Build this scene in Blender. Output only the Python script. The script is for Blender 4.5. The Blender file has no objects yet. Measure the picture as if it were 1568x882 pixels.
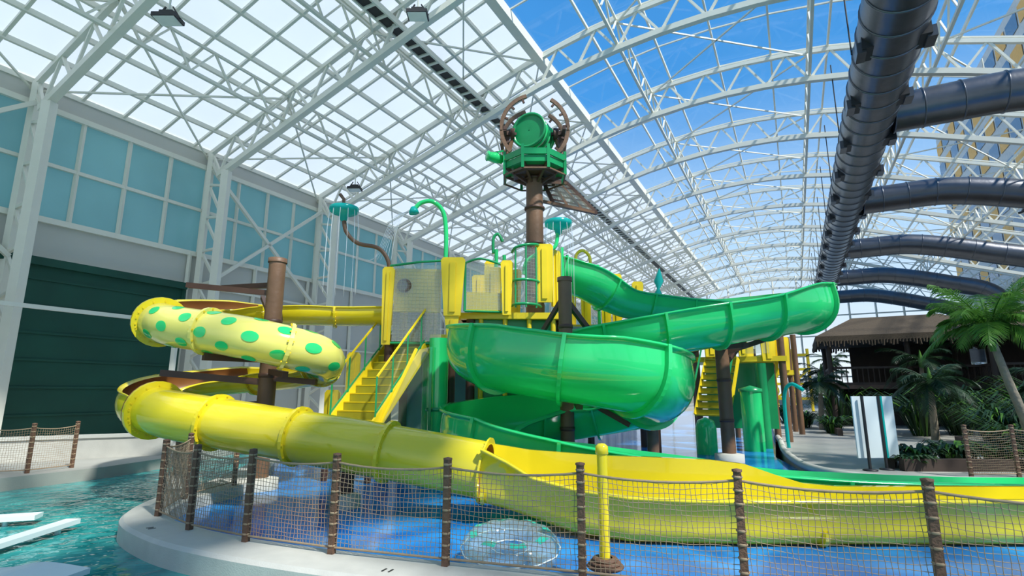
import bpy, math, random
from mathutils import Vector, Matrix
random.seed(7)
V=Vector
# ---------------------------------------------------------------- materials
def _nt(name):
    m=bpy.data.materials.new(name); m.use_nodes=True
    nt=m.node_tree; nt.nodes.clear()
    out=nt.nodes.new('ShaderNodeOutputMaterial')
    return m,nt,out
def mat(name,col,rough=.5,metal=0,var=.12,scale=3.0,bump=0.0,bscale=20,trans=0.0,spec=.5,coat=0.0):
    m,nt,out=_nt(name); N=nt.nodes; L=nt.links
    p=N.new('ShaderNodeBsdfPrincipled')
    p.inputs['Roughness'].default_value=rough; p.inputs['Metallic'].default_value=metal
    p.inputs['Specular IOR Level'].default_value=spec
    p.inputs['Coat Weight'].default_value=coat
    tc=N.new('ShaderNodeTexCoord'); nz=N.new('ShaderNodeTexNoise'); nz.inputs['Scale'].default_value=scale
    L.new(tc.outputs['Object'],nz.inputs['Vector'])
    mx=N.new('ShaderNodeMix'); mx.data_type='RGBA'
    mx.inputs[6].default_value=(*[c*(1-var) for c in col],1); mx.inputs[7].default_value=(*[min(1,c*(1+var)) for c in col],1)
    L.new(nz.outputs['Fac'],mx.inputs[0]); L.new(mx.outputs[2],p.inputs['Base Color'])
    if bump:
        n2=N.new('ShaderNodeTexNoise'); n2.inputs['Scale'].default_value=bscale
        L.new(tc.outputs['Object'],n2.inputs['Vector'])
        b=N.new('ShaderNodeBump'); b.inputs['Strength'].default_value=bump; b.inputs['Distance'].default_value=.05
        L.new(n2.outputs['Fac'],b.inputs['Height']); L.new(b.outputs['Normal'],p.inputs['Normal'])
    if trans:
        t=N.new('ShaderNodeBsdfTranslucent'); L.new(mx.outputs[2],t.inputs['Color'])
        ms=N.new('ShaderNodeMixShader'); ms.inputs[0].default_value=trans
        L.new(p.outputs[0],ms.inputs[1]); L.new(t.outputs[0],ms.inputs[2]); L.new(ms.outputs[0],out.inputs[0])
    else: L.new(p.outputs[0],out.inputs[0])
    return m
def glassy(name,tint,gl=.08,rough=.05,diff=0.0,dcol=(1,1,1)):
    m,nt,out=_nt(name); N=nt.nodes; L=nt.links
    t=N.new('ShaderNodeBsdfTransparent'); t.inputs[0].default_value=(*tint,1)
    g=N.new('ShaderNodeBsdfGlossy'); g.inputs['Roughness'].default_value=rough
    a=N.new('ShaderNodeMixShader'); a.inputs[0].default_value=gl
    L.new(t.outputs[0],a.inputs[1]); L.new(g.outputs[0],a.inputs[2])
    if diff:
        d=N.new('ShaderNodeBsdfDiffuse'); d.inputs[0].default_value=(*dcol,1)
        b=N.new('ShaderNodeMixShader'); b.inputs[0].default_value=diff
        L.new(a.outputs[0],b.inputs[1]); L.new(d.outputs[0],b.inputs[2]); L.new(b.outputs[0],out.inputs[0])
    else: L.new(a.outputs[0],out.inputs[0])
    return m
def water(name,c1,c2,scale,bump,rough=.04,spec=.5):
    m,nt,out=_nt(name); N=nt.nodes; L=nt.links
    p=N.new('ShaderNodeBsdfPrincipled'); p.inputs['Roughness'].default_value=rough
    p.inputs['IOR'].default_value=1.33; p.inputs['Specular IOR Level'].default_value=spec
    tc=N.new('ShaderNodeTexCoord')
    nz=N.new('ShaderNodeTexNoise'); nz.inputs['Scale'].default_value=scale; nz.inputs['Detail'].default_value=3; nz.inputs['Distortion'].default_value=1.5
    L.new(tc.outputs['Object'],nz.inputs['Vector'])
    r=N.new('ShaderNodeValToRGB'); r.color_ramp.elements[0].position=.35; r.color_ramp.elements[1].position=.7
    r.color_ramp.elements[0].color=(*c1,1); r.color_ramp.elements[1].color=(*c2,1)
    L.new(nz.outputs['Fac'],r.inputs[0]); L.new(r.outputs[0],p.inputs['Base Color'])
    n2=N.new('ShaderNodeTexNoise'); n2.inputs['Scale'].default_value=scale*2.5; n2.inputs['Detail'].default_value=2
    L.new(tc.outputs['Object'],n2.inputs['Vector'])
    b=N.new('ShaderNodeBump'); b.inputs['Strength'].default_value=bump; b.inputs['Distance'].default_value=.06
    L.new(n2.outputs['Fac'],b.inputs['Height']); L.new(b.outputs[0],p.inputs['Normal']); L.new(p.outputs[0],out.inputs[0])
    return m
WHITE=mat('white_steel',(.76,.75,.65),.45,var=.04)
WALLW=mat('white_wall_panel',(.52,.52,.47),.6,var=.06,scale=.6)
GDOOR=mat('dark_green_curtain',(.003,.065,.042),.65,var=.3,scale=.7)
TEAL=mat('teal_glazing',(.27,.50,.47),.12,var=.25,scale=.35,trans=.35)
PANEL=mat('translucent_roof_sheet',(.90,.91,.91),.5,var=.08,scale=.25,trans=.60)
GLASS=glassy('clear_roof_glazing',(.95,.97,.985),.04)
GREEN=mat('green_fibreglass',(.035,.76,.24),.12,var=.07,scale=.6,trans=.28,coat=.8)
DGREEN=mat('dark_green_paint',(.01,.30,.10),.3,var=.12)
YEL=mat('yellow_fibreglass',(.93,.77,.025),.15,var=.06,scale=.6,trans=.2,coat=.7)
YELL=mat('pale_yellow_fibreglass',(.95,.88,.20),.15,var=.05,scale=.6,trans=.2,coat=.7)
YELP=mat('yellow_panel',(.94,.70,.02),.35,var=.08,trans=.15)
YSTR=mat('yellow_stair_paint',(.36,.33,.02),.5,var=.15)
BROWN=mat('brown_pole',(.16,.085,.045),.5,var=.3,scale=2,bump=.2,bscale=9)
DBROWN=mat('dark_brown_steel',(.075,.035,.022),.5,var=.3)
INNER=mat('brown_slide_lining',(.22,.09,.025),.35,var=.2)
WOOD=mat('fence_post_wood',(.13,.068,.04),.7,var=.3,scale=12,bump=.3,bscale=40)
ROPE=mat('beige_rope',(.33,.24,.15),.85,var=.2,scale=20)
NETL=mat('light_net',(.55,.60,.50),.8,var=.1)
CYAN=mat('cyan_plastic',(.02,.60,.56),.2,var=.1,trans=.5)
CONC=mat('concrete_curb',(.50,.49,.44),.75,var=.12,scale=4,bump=.1,bscale=60)
DECK=mat('deck_concrete',(.36,.355,.32),.6,var=.15,scale=1.3,bump=.1,bscale=50)
DUCT=mat('duct_metal',(.13,.135,.15),.32,metal=.8,var=.2,scale=1.2,bump=.15,bscale=3)
BLACK=mat('black_paint',(.02,.02,.022),.5)
POOL=water('pool_water',(.006,.20,.20),(.08,.46,.42),1.4,.6)  # lighter ramp tone paints caustics into the water colour
BLUE=water('blue_splash_floor',(.008,.12,.42),(.04,.32,.76),.55,.12,.10,.35)
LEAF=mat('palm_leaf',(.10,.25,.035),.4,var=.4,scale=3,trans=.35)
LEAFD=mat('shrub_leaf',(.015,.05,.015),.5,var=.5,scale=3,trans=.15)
TRUNK=mat('palm_trunk',(.25,.21,.15),.9,var=.35,scale=6,bump=.5,bscale=14)
THATCH=mat('thatch',(.075,.055,.035),.95,var=.4,scale=12,bump=.7,bscale=30)
HUTW=mat('hut_timber',(.045,.028,.02),.7,var=.3)
SIGN=mat('white_sign',(.72,.80,.80),.4,var=.03)
CLEAR=glassy('clear_vinyl',(.90,.96,.95),.25,.08,.16,(.7,.85,.8))
NETP=glassy('clear_mesh_panel',(.88,.91,.87),.12,.12,.05,(.7,.72,.6))
SMOKE=glassy('smoke_clear_panel',(.45,.45,.38),.12,.15,.2,(.3,.3,.22))
SPRAY=glassy('water_spray',(.95,.97,1),.1,.1,.4,(.9,.95,1))
LOGO=mat('ring_green_print',(.02,.45,.32),.3)
LAMP=mat('lamp_glass',(.85,.85,.82),.2)
# ---------------------------------------------------------------- mesh builder
class MB:
    def __init__(s): s.v=[];s.f=[];s.m=[];s.s=[];s.mats=[]
    def mi(s,m):
        if m not in s.mats: s.mats.append(m)
        return s.mats.index(m)
    def add(s,vs,fs,m,smooth=False):
        o=len(s.v); s.v+= [tuple(v) for v in vs]; k=s.mi(m)
        for f in fs: s.f.append([i+o for i in f]); s.m.append(k); s.s.append(smooth)
    def bar(s,a,b,w,m,h=None,up=V((0,0,1))):
        a=V(a);b=V(b); h=h or w; d=(b-a)
        if d.length<1e-6: return
        d.normalize()
        x=d.cross(up)
        if x.length<1e-3: x=d.cross(V((0,1,0)))
        x.normalize(); y=x.cross(d)
        x=x*w/2; y=y*h/2
        vs=[a-x-y,a+x-y,a+x+y,a-x+y,b-x-y,b+x-y,b+x+y,b-x+y]
        s.add(vs,[(0,3,2,1),(4,5,6,7),(0,1,5,4),(1,2,6,5),(2,3,7,6),(3,0,4,7)],m)
    def tube(s,pts,r,m,n=10,caps=True):
        pts=[V(p) for p in pts]; k=len(pts)
        rs=r if isinstance(r,(list,tuple)) else [r]*k
        vs=[];fs=[]; ref=None
        for i,p in enumerate(pts):
            t=(pts[min(i+1,k-1)]-pts[max(i-1,0)]).normalized()
            if ref is None:
                ref=t.cross(V((0,0,1)))
                if ref.length<.05: ref=V((1,0,0))
            ref=(ref-t*ref.dot(t)).normalized(); b=t.cross(ref)
            for j in range(n):
                a=2*math.pi*j/n; vs.append(p+ref*rs[i]*math.cos(a)+b*rs[i]*math.sin(a))
        for i in range(k-1):
            for j in range(n):
                a=i*n+j;b2=i*n+(j+1)%n; fs.append((a,b2,b2+n,a+n))
        s.add(vs,fs,m,True)
        if caps:
            s.add(vs[:n],[tuple(range(n))[::-1]],m); s.add(vs[-n:],[tuple(range(n))],m)
    def cyl(s,a,b,r,m,n=16,r2=None): s.tube([a,b],[r,r if r2 is None else r2],m,n)
    def lathe(s,c,axis,prof,m,n=24):
        c=V(c); ax=V(axis).normalized(); x=ax.cross(V((0,0,1)))
        if x.length<.05: x=V((1,0,0))
        x.normalize(); y=ax.cross(x); vs=[];fs=[]
        for (r,z) in prof:
            for j in range(n):
                a=2*math.pi*j/n; vs.append(c+ax*z+x*r*math.cos(a)+y*r*math.sin(a))
        for i in range(len(prof)-1):
            for j in range(n):
                a=i*n+j;b=i*n+(j+1)%n; fs.append((a,b,b+n,a+n))
        s.add(vs,fs,m,True)
    def quad(s,a,b,c,d,m): s.add([a,b,c,d],[(0,1,2,3)],m)
    def slab(s,poly,z0,z1,m):
        n=len(poly); vs=[(p[0],p[1],z1) for p in poly]+[(p[0],p[1],z0) for p in poly]
        s.add(vs,[tuple(range(n)),tuple(range(2*n-1,n-1,-1))]+[(i,i+n,(i+1)%n+n,(i+1)%n) for i in range(n)],m)
    def obj(s,name,shift=(0,0,0)):
        me=bpy.data.meshes.new(name); me.from_pydata([(v[0]+shift[0],v[1]+shift[1],v[2]+shift[2]) for v in s.v],[],s.f)
        for m in s.mats: me.materials.append(m)
        me.polygons.foreach_set('material_index',s.m); me.polygons.foreach_set('use_smooth',s.s)
        me.update()
        o=bpy.data.objects.new(name,me); bpy.context.scene.collection.objects.link(o)
        return o
def spline(pts,sub=10):
    out=[]; n=len(pts); P=[V(p) for p in pts]
    for i in range(n-1):
        p0=P[max(i-1,0)];p1=P[i];p2=P[i+1];p3=P[min(i+2,n-1)]
        for j in range(sub):
            t=j/sub
            out.append(.5*((2*p1)+(p2-p0)*t+(2*p0-5*p1+4*p2-p3)*t*t+(3*p1-p0-3*p2+p3)*t**3))
    out.append(P[-1]); return out
# ---------------------------------------------------------------- slide sweeps
class Path:
    def __init__(s,pts,bankk=.9,maxb=.5,A0=None):
        s.A0=A0
        P=spline([V((p[0],p[1],p[2],p[3])) for p in pts],16)
        L=[0]
        for i in range(1,len(P)): L.append(L[-1]+(P[i].xyz-P[i-1].xyz).length)
        s.len=L[-1]; n=int(s.len/.12); s.n=n; s.C=[];s.r=[]; j=0
        for i in range(n+1):
            d=s.len*i/n
            while j<len(L)-2 and L[j+1]<d: j+=1
            t=(d-L[j])/max(1e-9,L[j+1]-L[j]); q=P[j].lerp(P[j+1],min(1,t)); s.C.append(q.xyz); s.r.append(q.w)
        ds=s.len/n; T=[]
        for i in range(n+1): T.append((s.C[min(i+1,n)]-s.C[max(i-1,0)]).normalized())
        K=[0]*(n+1)
        for i in range(1,n):
            a=V((T[i-1].x,T[i-1].y,0)).normalized(); b=V((T[i+1].x,T[i+1].y,0)).normalized()
            K[i]=a.cross(b).z/(2*ds)
        w=8
        B=[sum(K[max(0,i-w):i+w+1])/len(K[max(0,i-w):i+w+1]) for i in range(n+1)]
        s.T=T; s.S=[];s.U=[]
        for i in range(n+1):
            b=max(-maxb,min(maxb,bankk*B[i])); S=T[i].cross(V((0,0,1))).normalized(); U=S.cross(T[i])
            s.S.append(S*math.cos(b)+U*math.sin(b)); s.U.append(U*math.cos(b)-S*math.sin(b))
    def at(s,d):
        x=max(0,min(s.n-1e-6,d/s.len*s.n)); i=int(x); t=x-i; j=min(i+1,s.n)
        return [a[i].lerp(a[j],t) for a in (s.C,s.T,s.S,s.U)]+[s.r[i]*(1-t)+s.r[j]*t]
    def pt(s,d,a,dr=0):
        C,T,S,U,r=s.at(d); rr=r+dr
        if s.A0 and abs(a)>s.A0:   # straight side wall above the curved trough
            b=math.copysign(s.A0,a); return C+S*math.sin(b)*rr-U*math.cos(b)*rr+(S*math.cos(b)+U*math.sin(b))*(a-b)*r
        return C+S*math.sin(a)*rr-U*math.cos(a)*rr
    def loft(s,mb,d0,d1,A,m,mi=None,lip=.06,th=.035,step=.15,na=22):
        mi=mi or m; closed=A>=math.pi-.01
        k=max(1,int((d1-d0)/step))
        ang=[-A+2*A*j/na for j in range(na+1)]
        prof=[(a,0) for a in ang]
        if not closed and lip: prof=[(-A,0),(-A,lip),(-A+.06,lip),(-A+.06,0)]+[(a,0) for a in ang[1:-1]]+[(A-.06,0),(A-.06,lip),(A,lip),(A,0)]
        for pr,mm in ((prof,m),([(a,-th) for a in ang],mi)):
            vs=[];np_=len(pr)
            for i in range(k+1):
                d=d0+(d1-d0)*i/k
                for (a,dr) in pr: vs.append(s.pt(d,a,dr))
            fs=[(i*np_+j,i*np_+j+1,(i+1)*np_+j+1,(i+1)*np_+j) for i in range(k) for j in range(np_-1)]
            mb.add(vs,fs,mm,True)
        for d in (d0,d1):
            vs=[s.pt(d,a,0) for a in ang]+[s.pt(d,a,-th) for a in ang]; q=len(ang)
            mb.add(vs,[(j,j+1,q+j+1,q+j) for j in range(q-1)],m)
        if not closed:
            for a in (-A,A):
                vs=[]
                for i in range(k+1):
                    d=d0+(d1-d0)*i/k; vs+= [s.pt(d,a,0),s.pt(d,a,-th)]
                mb.add(vs,[(2*i,2*i+1,2*i+3,2*i+2) for i in range(k)],m)
    def flange(s,mb,d,A,m,h=.07,w=.05,bolts=None):
        na=26; vs=[]
        for dd in (d-w/2,d+w/2):
            for dr in (0,h):
                for j in range(na+1): vs.append(s.pt(dd,-A+2*A*j/na,dr))
        q=na+1; fs=[]
        for j in range(na):
            fs+= [(j,j+1,q+j+1,q+j),(2*q+j,2*q+j+1,3*q+j+1,3*q+j),(q+j,q+j+1,3*q+j+1,3*q+j)]
        mb.add(vs,fs,m)
        if bolts:
            for j in range(0,na,2):
                a=-A+2*A*(j+.5)/na; mb.bar(s.pt(d-w/2-.02,a,h*.6),s.pt(d+w/2+.02,a,h*.6),.028,bolts)
# ---------------------------------------------------------------- building frame
ax=math.radians(27.7); CA,SA=math.cos(ax),math.sin(ax)
def Bd(t,s,z): return V((t*CA+s*SA,-t*SA+s*CA,z))
TL,TR,TC=-25,21,-2; S0,S1=-20,92
def rz(t):
    x=abs(t-TC)
    return 19.65-.0165*x*x if x<10 else 21.3-.33*x
def grid_pts(a,b,st):
    n=max(1,round((b-a)/st)); return [a+(b-a)*i/n for i in range(n+1)]
mb=MB()
mb.quad(Bd(TL,S0,rz(TL)),Bd(-10,S0,rz(-10)),Bd(-10,S1,rz(-10)),Bd(TL,S1,rz(TL)),PANEL); mb.obj('ceiling')
tn=grid_pts(-10,TR,2.6)
mb=MB()
for i in range(len(tn)-1):
    a,b=tn[i],tn[i+1]; mb.quad(Bd(a,S0,rz(a)),Bd(b,S0,rz(b)),Bd(b,S1,rz(b)),Bd(a,S1,rz(a)),GLASS)
mb.obj('skylight_glazing')
mb=MB()
for t in grid_pts(TL,-10,1.5):
    mb.bar(Bd(t,S0,rz(t)-.12),Bd(t,S1,rz(t)-.12),.13,WHITE,.2)
for s in grid_pts(S0,S1,1.55):
    mb.bar(Bd(TL,s,rz(TL)-.1),Bd(-10,s,rz(-10)-.1),.11,WHITE,.12)
for t in tn:
    mb.bar(Bd(t,S0,rz(t)-.1),Bd(t,S1,rz(t)-.1),.09,WHITE,.16)
for s in grid_pts(S0,S1,3.5):
    for i in range(len(tn)-1): mb.bar(Bd(tn[i],s,rz(tn[i])-.08),Bd(tn[i+1],s,rz(tn[i+1])-.08),.07,WHITE)
mb.bar(Bd(-10,S0,rz(-10)-.3),Bd(-10,S1,rz(-10)-.3),.45,WHITE,.5)
mb.obj('ceiling_purlins')
mb=MB()
def truss2(p0,p1,q0,q1,n,ct,cb,w):
    p0,p1,q0,q1=map(V,(p0,p1,q0,q1)); mb.bar(p0,p1,ct,WHITE); mb.bar(q0,q1,cb,WHITE)
    for i in range(n):
        a=p0.lerp(p1,i/n); b=q0.lerp(q1,(i+.5)/n); c=p0.lerp(p1,(i+1)/n)
        mb.bar(a,b,w,WHITE); mb.bar(b,c,w,WHITE)
ts=[-20+i*7 for i in range(17)]
tt=grid_pts(TL,TR,2.0)
for s in ts:
    T_=[Bd(t,s,rz(t)-.3) for t in tt]; M_=[Bd((tt[i]+tt[i+1])/2,s,rz((tt[i]+tt[i+1])/2)-1.85) for i in range(len(tt)-1)]
    for i in range(len(tt)-1):
        mb.bar(T_[i],T_[i+1],.19,WHITE); mb.bar(T_[i],M_[i],.10,WHITE); mb.bar(M_[i],T_[i+1],.10,WHITE)
        if i<len(M_)-1: mb.bar(M_[i],M_[i+1],.27,WHITE)
    for T,d in ((TL,1),(TR,-1)):
        truss2(Bd(T+.3*d,s,0),Bd(T+.3*d,s,rz(T)-.2),Bd(T+1.6*d,s,0),Bd(T+1.6*d,s,rz(T)-1.4),8,.24,.34,.11)
for t in (-19.5,-14.5,-6,2,7,13.5):
    for i in range(len(ts)-1):
        a,b=ts[i],ts[i+1]
        truss2(Bd(t,a,rz(t)-.35),Bd(t,b,rz(t)-.35),Bd(t,a,rz(t)-1.6),Bd(t,b,rz(t)-1.6),4,.10,.13,.075)
for i in range(len(ts)-1):
    a,b=ts[i],ts[i+1]
    for (u,w) in ((-25,-19.5),(-14.5,-10),(-6,2),(7,13.5)):
        mb.bar(Bd(u,a,rz(u)-.5),Bd(w,b,rz(w)-.5),.07,WHITE); mb.bar(Bd(w,a,rz(w)-.5),Bd(u,b,rz(u)-.5),.07,WHITE)
    if i%2==1:
        mb.bar(Bd(TL+.5,a,6.6),Bd(TL+.5,b,12.6),.16,WHITE); mb.bar(Bd(TL+.5,b,6.6),Bd(TL+.5,a,12.6),.16,WHITE)
mb.obj('ceiling_trusses')
mb=MB()
mb.bar(Bd(-13.5,S0,rz(-13.5)-.75),Bd(-13.5,S1,rz(-13.5)-.75),.5,BLACK,.12)  # roof gutter: dark slotted strip below the sheets
for s in grid_pts(S0,60,.7): mb.bar(Bd(-13.78,s,rz(-13.5)-.8),Bd(-13.22,s,rz(-13.5)-.8),.12,WHITE,.16)
for d in (-.3,.3): mb.bar(Bd(-13.5+d,S0,rz(-13.5)-.75),Bd(-13.5+d,S1,rz(-13.5)-.75),.08,WHITE,.25)
mb.obj('slotted_roof_gutter')
mb=MB()
def wq(t,s0,s1,z0,z1,m,d=0): mb.quad(Bd(t+d,s0,z0),Bd(t+d,s1,z0),Bd(t+d,s1,z1),Bd(t+d,s0,z1),m)
wq(TL,S0,S1,0,8.3,WALLW); wq(TL,S0,S1,12.7,13.8,WALLW)
for z in (2.2,4.4,6.8,8.3,12.7): mb.bar(Bd(TL+.08,S0 if z>6.7 else 14.6,z),Bd(TL+.08,S1,z),.16,WHITE,.22 if z>8 else .1)
for s in grid_pts(14.6,S1,3.5): mb.bar(Bd(TL+.1,s,0),Bd(TL+.1,s,8.3),.14,WHITE)
mb.obj('wall_left')
mb=MB(); wq(TL,S0,S1,8.3,12.7,TEAL)
mb.bar(Bd(TL+.06,S0,10.5),Bd(TL+.06,S1,10.5),.14,WHITE,.14)
for s in grid_pts(S0,S1,1.75): mb.bar(Bd(TL+.06,s,8.3),Bd(TL+.06,s,12.7),.13,WHITE)
mb.obj('window_1')
mb=MB()
wq(TL,-2,14.4,0,6.6,GDOOR,.2)
mb.bar(Bd(TL+.25,-2,6.65),Bd(TL+.25,14.5,6.65),.3,GDOOR,.3)
for z in (1,2,3,4,5,6): mb.bar(Bd(TL+.22,-2,z),Bd(TL+.22,14.4,z),.06,GDOOR,.08)
for s in (14.45,5.5): mb.bar(Bd(TL+.25,s,0),Bd(TL+.25,s,6.6),.12,GDOOR)
mb.obj('door_1')
mb=MB()
mb.bar(Bd(-22.3,6.5,4.64),Bd(-22.3,12.9,4.64),.10,WHITE,.14)
mb.bar(Bd(-22.3,6.4,3.6),Bd(-22.3,6.4,5.3),.35,WHITE,.35); mb.bar(Bd(-22.3,6.5,0),Bd(-22.3,6.5,4.6),.16,WHITE); mb.bar(Bd(-22.3,12.9,0),Bd(-22.3,12.9,4.7),.16,WHITE)
mb.obj('guard_rail')
mb=MB(); wq(TR,S0,S1,0,5,WALLW)
mb.bar(Bd(TR,S0,5),Bd(TR,S1,5),.3,WHITE)
for s in grid_pts(S0,S1,3.5): mb.bar(Bd(TR,s,5),Bd(TR,s,rz(TR)),.12,WHITE)
for z in (7.5,10,12.5): mb.bar(Bd(TR,S0,z),Bd(TR,S1,z),.1,WHITE)
mb.obj('wall_right')
mb=MB(); wq(TR,S0,S1,5.1,rz(TR),GLASS,.05); mb.obj('window_2')
mb=MB()
for t in grid_pts(TL,TR,3.3): mb.bar(Bd(t,S1,0),Bd(t,S1,rz(t)),.2,WHITE)
for z in (4,7,10,13): mb.bar(Bd(TL,S1,z),Bd(TR,S1,z),.18,WHITE)
mb.bar(Bd(TL,S1,.5),Bd(TR,S1,.5),.3,WALLW,1.0)
mb.obj('wall_back')
mb=MB(); q=[Bd(t,S1,rz(t)) for t in tt][::-1]; mb.add([Bd(TL,S1,1),Bd(TR,S1,1)]+q,[tuple(range(len(q)+2))],GLASS); mb.obj('window_3')
# ---------------------------------------------------------------- ground
mb=MB(); mb.slab([(-300,-100),(300,-100),(300,600),(-300,600)],-1.2,-.9,mat('outside_ground',(.35,.42,.45),.9)); mb.obj('ground')
F=[(-7.5,18),(-6.5,15),(-5.9,13),(-5.6,11.3),(-5.75,9.9),(-5.37,8.6),(-4.41,7.78),(-3.35,7.19),(-2.1,6.68),(-.72,6.24),(.71,5.81),(2.15,5.34),(3.54,4.78),(4.95,4.1),(6.4,3.3),(8,2.2)]
O=[(-8.2,18),(-7.1,15),(-6.6,13),(-6.4,11.3),(-6.35,9.8),(-5.85,8.45),(-4.75,7.4),(-3.6,6.72),(-2.3,6.16),(-.92,5.70),(.52,5.25),(1.93,4.77),(3.3,4.2),(4.7,3.5),(6.1,2.7),(7.6,1.5)]
Fs=[p for p in spline([(a,b,0) for a,b in F],6)]; Os=[p for p in spline([(a,b,0) for a,b in O],6)]
mb=MB(); n=len(Fs); vs=[];fs=[]
for i in range(n):
    f=Fs[i]; o=Os[i]; d=(f-o).normalized(); inn=f+d*.14
    lip=o+d*.05
    for p,z in ((o,-.6),(o,-.04),(lip,0),(inn,0),(inn,-.5)): vs.append((p.x,p.y,z))
for i in range(n-1):
    for j in range(4): fs.append((i*5+j,i*5+j+1,(i+1)*5+j+1,(i+1)*5+j))
mb.add(vs,fs,CONC)
for i in (34,52):
    f,o=Fs[i],Os[i]; m_=o.lerp(f,.35); t_=(Os[i+1]-Os[i]).normalized(); d=(f-o).normalized()
    for k in (-.05,.03): mb.bar(m_+t_*k+V((0,0,.004)),m_+t_*k+d*.09+V((0,0,.004)),.02,BLACK,.004)
mb.obj('pool_curb')
mb=MB(); mb.slab([(-40,-15),(12,-15),(12,2),(-4,7),(-4,40),(-40,40)],-.9,-.28,POOL); mb.obj('pool_water')
blue=[(p.x+.1,p.y+.1) for p in Fs]+[(12,0),(40,0),(40,12),(14,12),(8.2,12.2),(7.2,13),(8.4,17.7),(12.6,26.4),(16,33),(24,48),(20,60),(8,46),(-2,32),(-6,24)]
mb=MB(); mb.slab(blue,-.8,-.2,BLUE); mb.obj('splash_pool_floor')
mb=MB(); mb.slab([(-26.5,-5),(-18,0),(-11.3,11.8),(-10.2,14),(-9.8,16),(-9.6,20),(-6,26),(-1,32.5),(8,46.5),(20,62),(45,82)]+[Bd(-2,91.9,0)[:2],Bd(TL,91.9,0)[:2],Bd(TL,-12,0)[:2]],-.8,0,DECK); mb.obj('floor')
rb=[(18,36),(15,31),(12.6,26.4),(10.2,21),(8.7,17.7),(7.7,15),(7.4,13.6),(7.6,12.5),(8.6,11.9),(11,11.6),(16,11)]
rs=[(p.x,p.y) for p in spline([(a,b,0) for a,b in rb],6)]
mb=MB(); mb.slab([Bd(-1,91.9,0)[:2],(24,47)]+rs+[(28,9),Bd(TR,10,0)[:2],Bd(TR,91.9,0)[:2]],-.8,0,DECK)
mb.obj('floor.001')
mb=MB(); mb.tube([(p[0],p[1],.0) for p in rs],.10,CONC,8); mb.obj('deck_edge_coping')
mb=MB()
a,b=((-15,14.1),(-10.3,16.8))
mb.bar((a[0],a[1],.28),(b[0],b[1],.28),.35,CONC,.56); mb.bar((a[0],a[1],.6),(b[0],b[1],.6),.45,WALLW,.08)
mb.obj('low_planter_wall')
# ---------------------------------------------------------------- rope fence
def netobj(name,path,z0,z1,cell,th,m,sag=None):
    P=[V((a,b,0)) for a,b in path]; L=[0]
    for i in range(1,len(P)): L.append(L[-1]+(P[i]-P[i-1]).length)
    n=max(2,int(L[-1]/cell)); k=max(2,int((z1-z0)/cell)); vs=[];j=0;fs=[]
    for i in range(n+1):
        d=L[-1]*i/n
        while j<len(L)-2 and L[j+1]<d: j+=1
        t=(d-L[j])/(L[j+1]-L[j]); q=P[j].lerp(P[j+1],t); sg=(sag or 0)*4*t*(1-t)
        for r in range(k+1):
            z=z0+(z1-sg-z0)*r/k; vs.append((q.x+.006*math.sin(i*1.3+r),q.y,z+.006*math.sin(i*.7+r*2)))
    for i in range(n):
        for r in range(k): fs.append((i*(k+1)+r,(i+1)*(k+1)+r,(i+1)*(k+1)+r+1,i*(k+1)+r+1))
    me=bpy.data.meshes.new(name); me.from_pydata(vs,[],fs); me.materials.append(m)
    o=bpy.data.objects.new(name,me); bpy.context.scene.collection.objects.link(o)
    w=o.modifiers.new('w','WIREFRAME'); w.thickness=th; w.use_replace=True; w.use_even_offset=False
    return o
def rope_fence(path,name='rope_fence',h=1.1):
    e=bpy.data.objects.new(name,None); bpy.context.scene.collection.objects.link(e)
    net=netobj('net',path,.07,h-.09,.05,.0085,ROPE,.05); net.parent=e
    mb=MB()
    for (x,y) in path:
        mb.bar((x,y,-.02),(x,y,h),.07,WOOD,.07,up=V((.3,.9,0)))
        mb.lathe((x,y,h),(0,0,1),[(.05,0),(.05,.02),(.001,.03)],WOOD,8)
        for z in [0.08+i*.12 for i in range(9)]: mb.lathe((x,y,z),(0,0,1),[(.042,0),(.052,.012),(.042,.024)],ROPE,10)
    for z,sg in ((h-.08,.05),(.07,0)):
        pts=[]
        for i in range(len(path)-1):
            a=V((*path[i],z));b=V((*path[i+1],z))
            for j in range(8):
                t=j/8; q=a.lerp(b,t); q.z-=sg*4*t*(1-t); pts.append(q)
        pts.append(V((*path[-1],z))); mb.tube(pts,.013,ROPE,6)
    p=mb.obj('posts'); p.parent=e
rope_fence(F[3:15])
rope_fence([(-13.5,12.3),(-12.1,12.6),(-11.2,12.9),(-10.9,13.8)])
# ---------------------------------------------------------------- GREEN SLIDE
R=.82; Q=.90
gp=[(1.2,17.4,6.0,.72),(2.4,17.4,5.6,.72),(3.9,17.9,5.05,.75),(6,18,4.8,.78),(7.9,17.3,4.65,R),(8.65,16,4.5,R),(8.1,14.8,4.3,R),(6.3,14.2,4.0,R),(4.4,13.9,3.65,R),(2.5,13.9,3.35,R),(.6,13.9,3.1,R),(-.4,13.4,3.0,R),(-.68,12.5,2.88,.86),(0,11.6,2.72,Q),(1.5,11.15,2.48,Q),(2.75,11.5,2.25,Q),(3.2,12.4,2.0,.88),(2.6,13.4,1.7,R),(1.2,13.7,1.45,R),(-.2,13.3,1.25,R),(-.8,12.3,1.05,R),(0,11.2,.88,.78),(1.6,10.5,.68,.68),(3.4,10.1,.48,.58),(5,9.8,.33,.50),(8,9.5,.27,.44),(11,9.5,.27,.44)]
gpath=Path(gp,bankk=.7,maxb=.32,A0=1.38)
mb=MB(); A=1.38+.42
gpath.loft(mb,0,gpath.len,A,GREEN,step=.16,na=24,lip=.08)
d=0.6
while d<gpath.len-1: gpath.flange(mb,d,A,GREEN,.10,.06); d+=1.55
mb.obj('green_water_slide')
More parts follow.
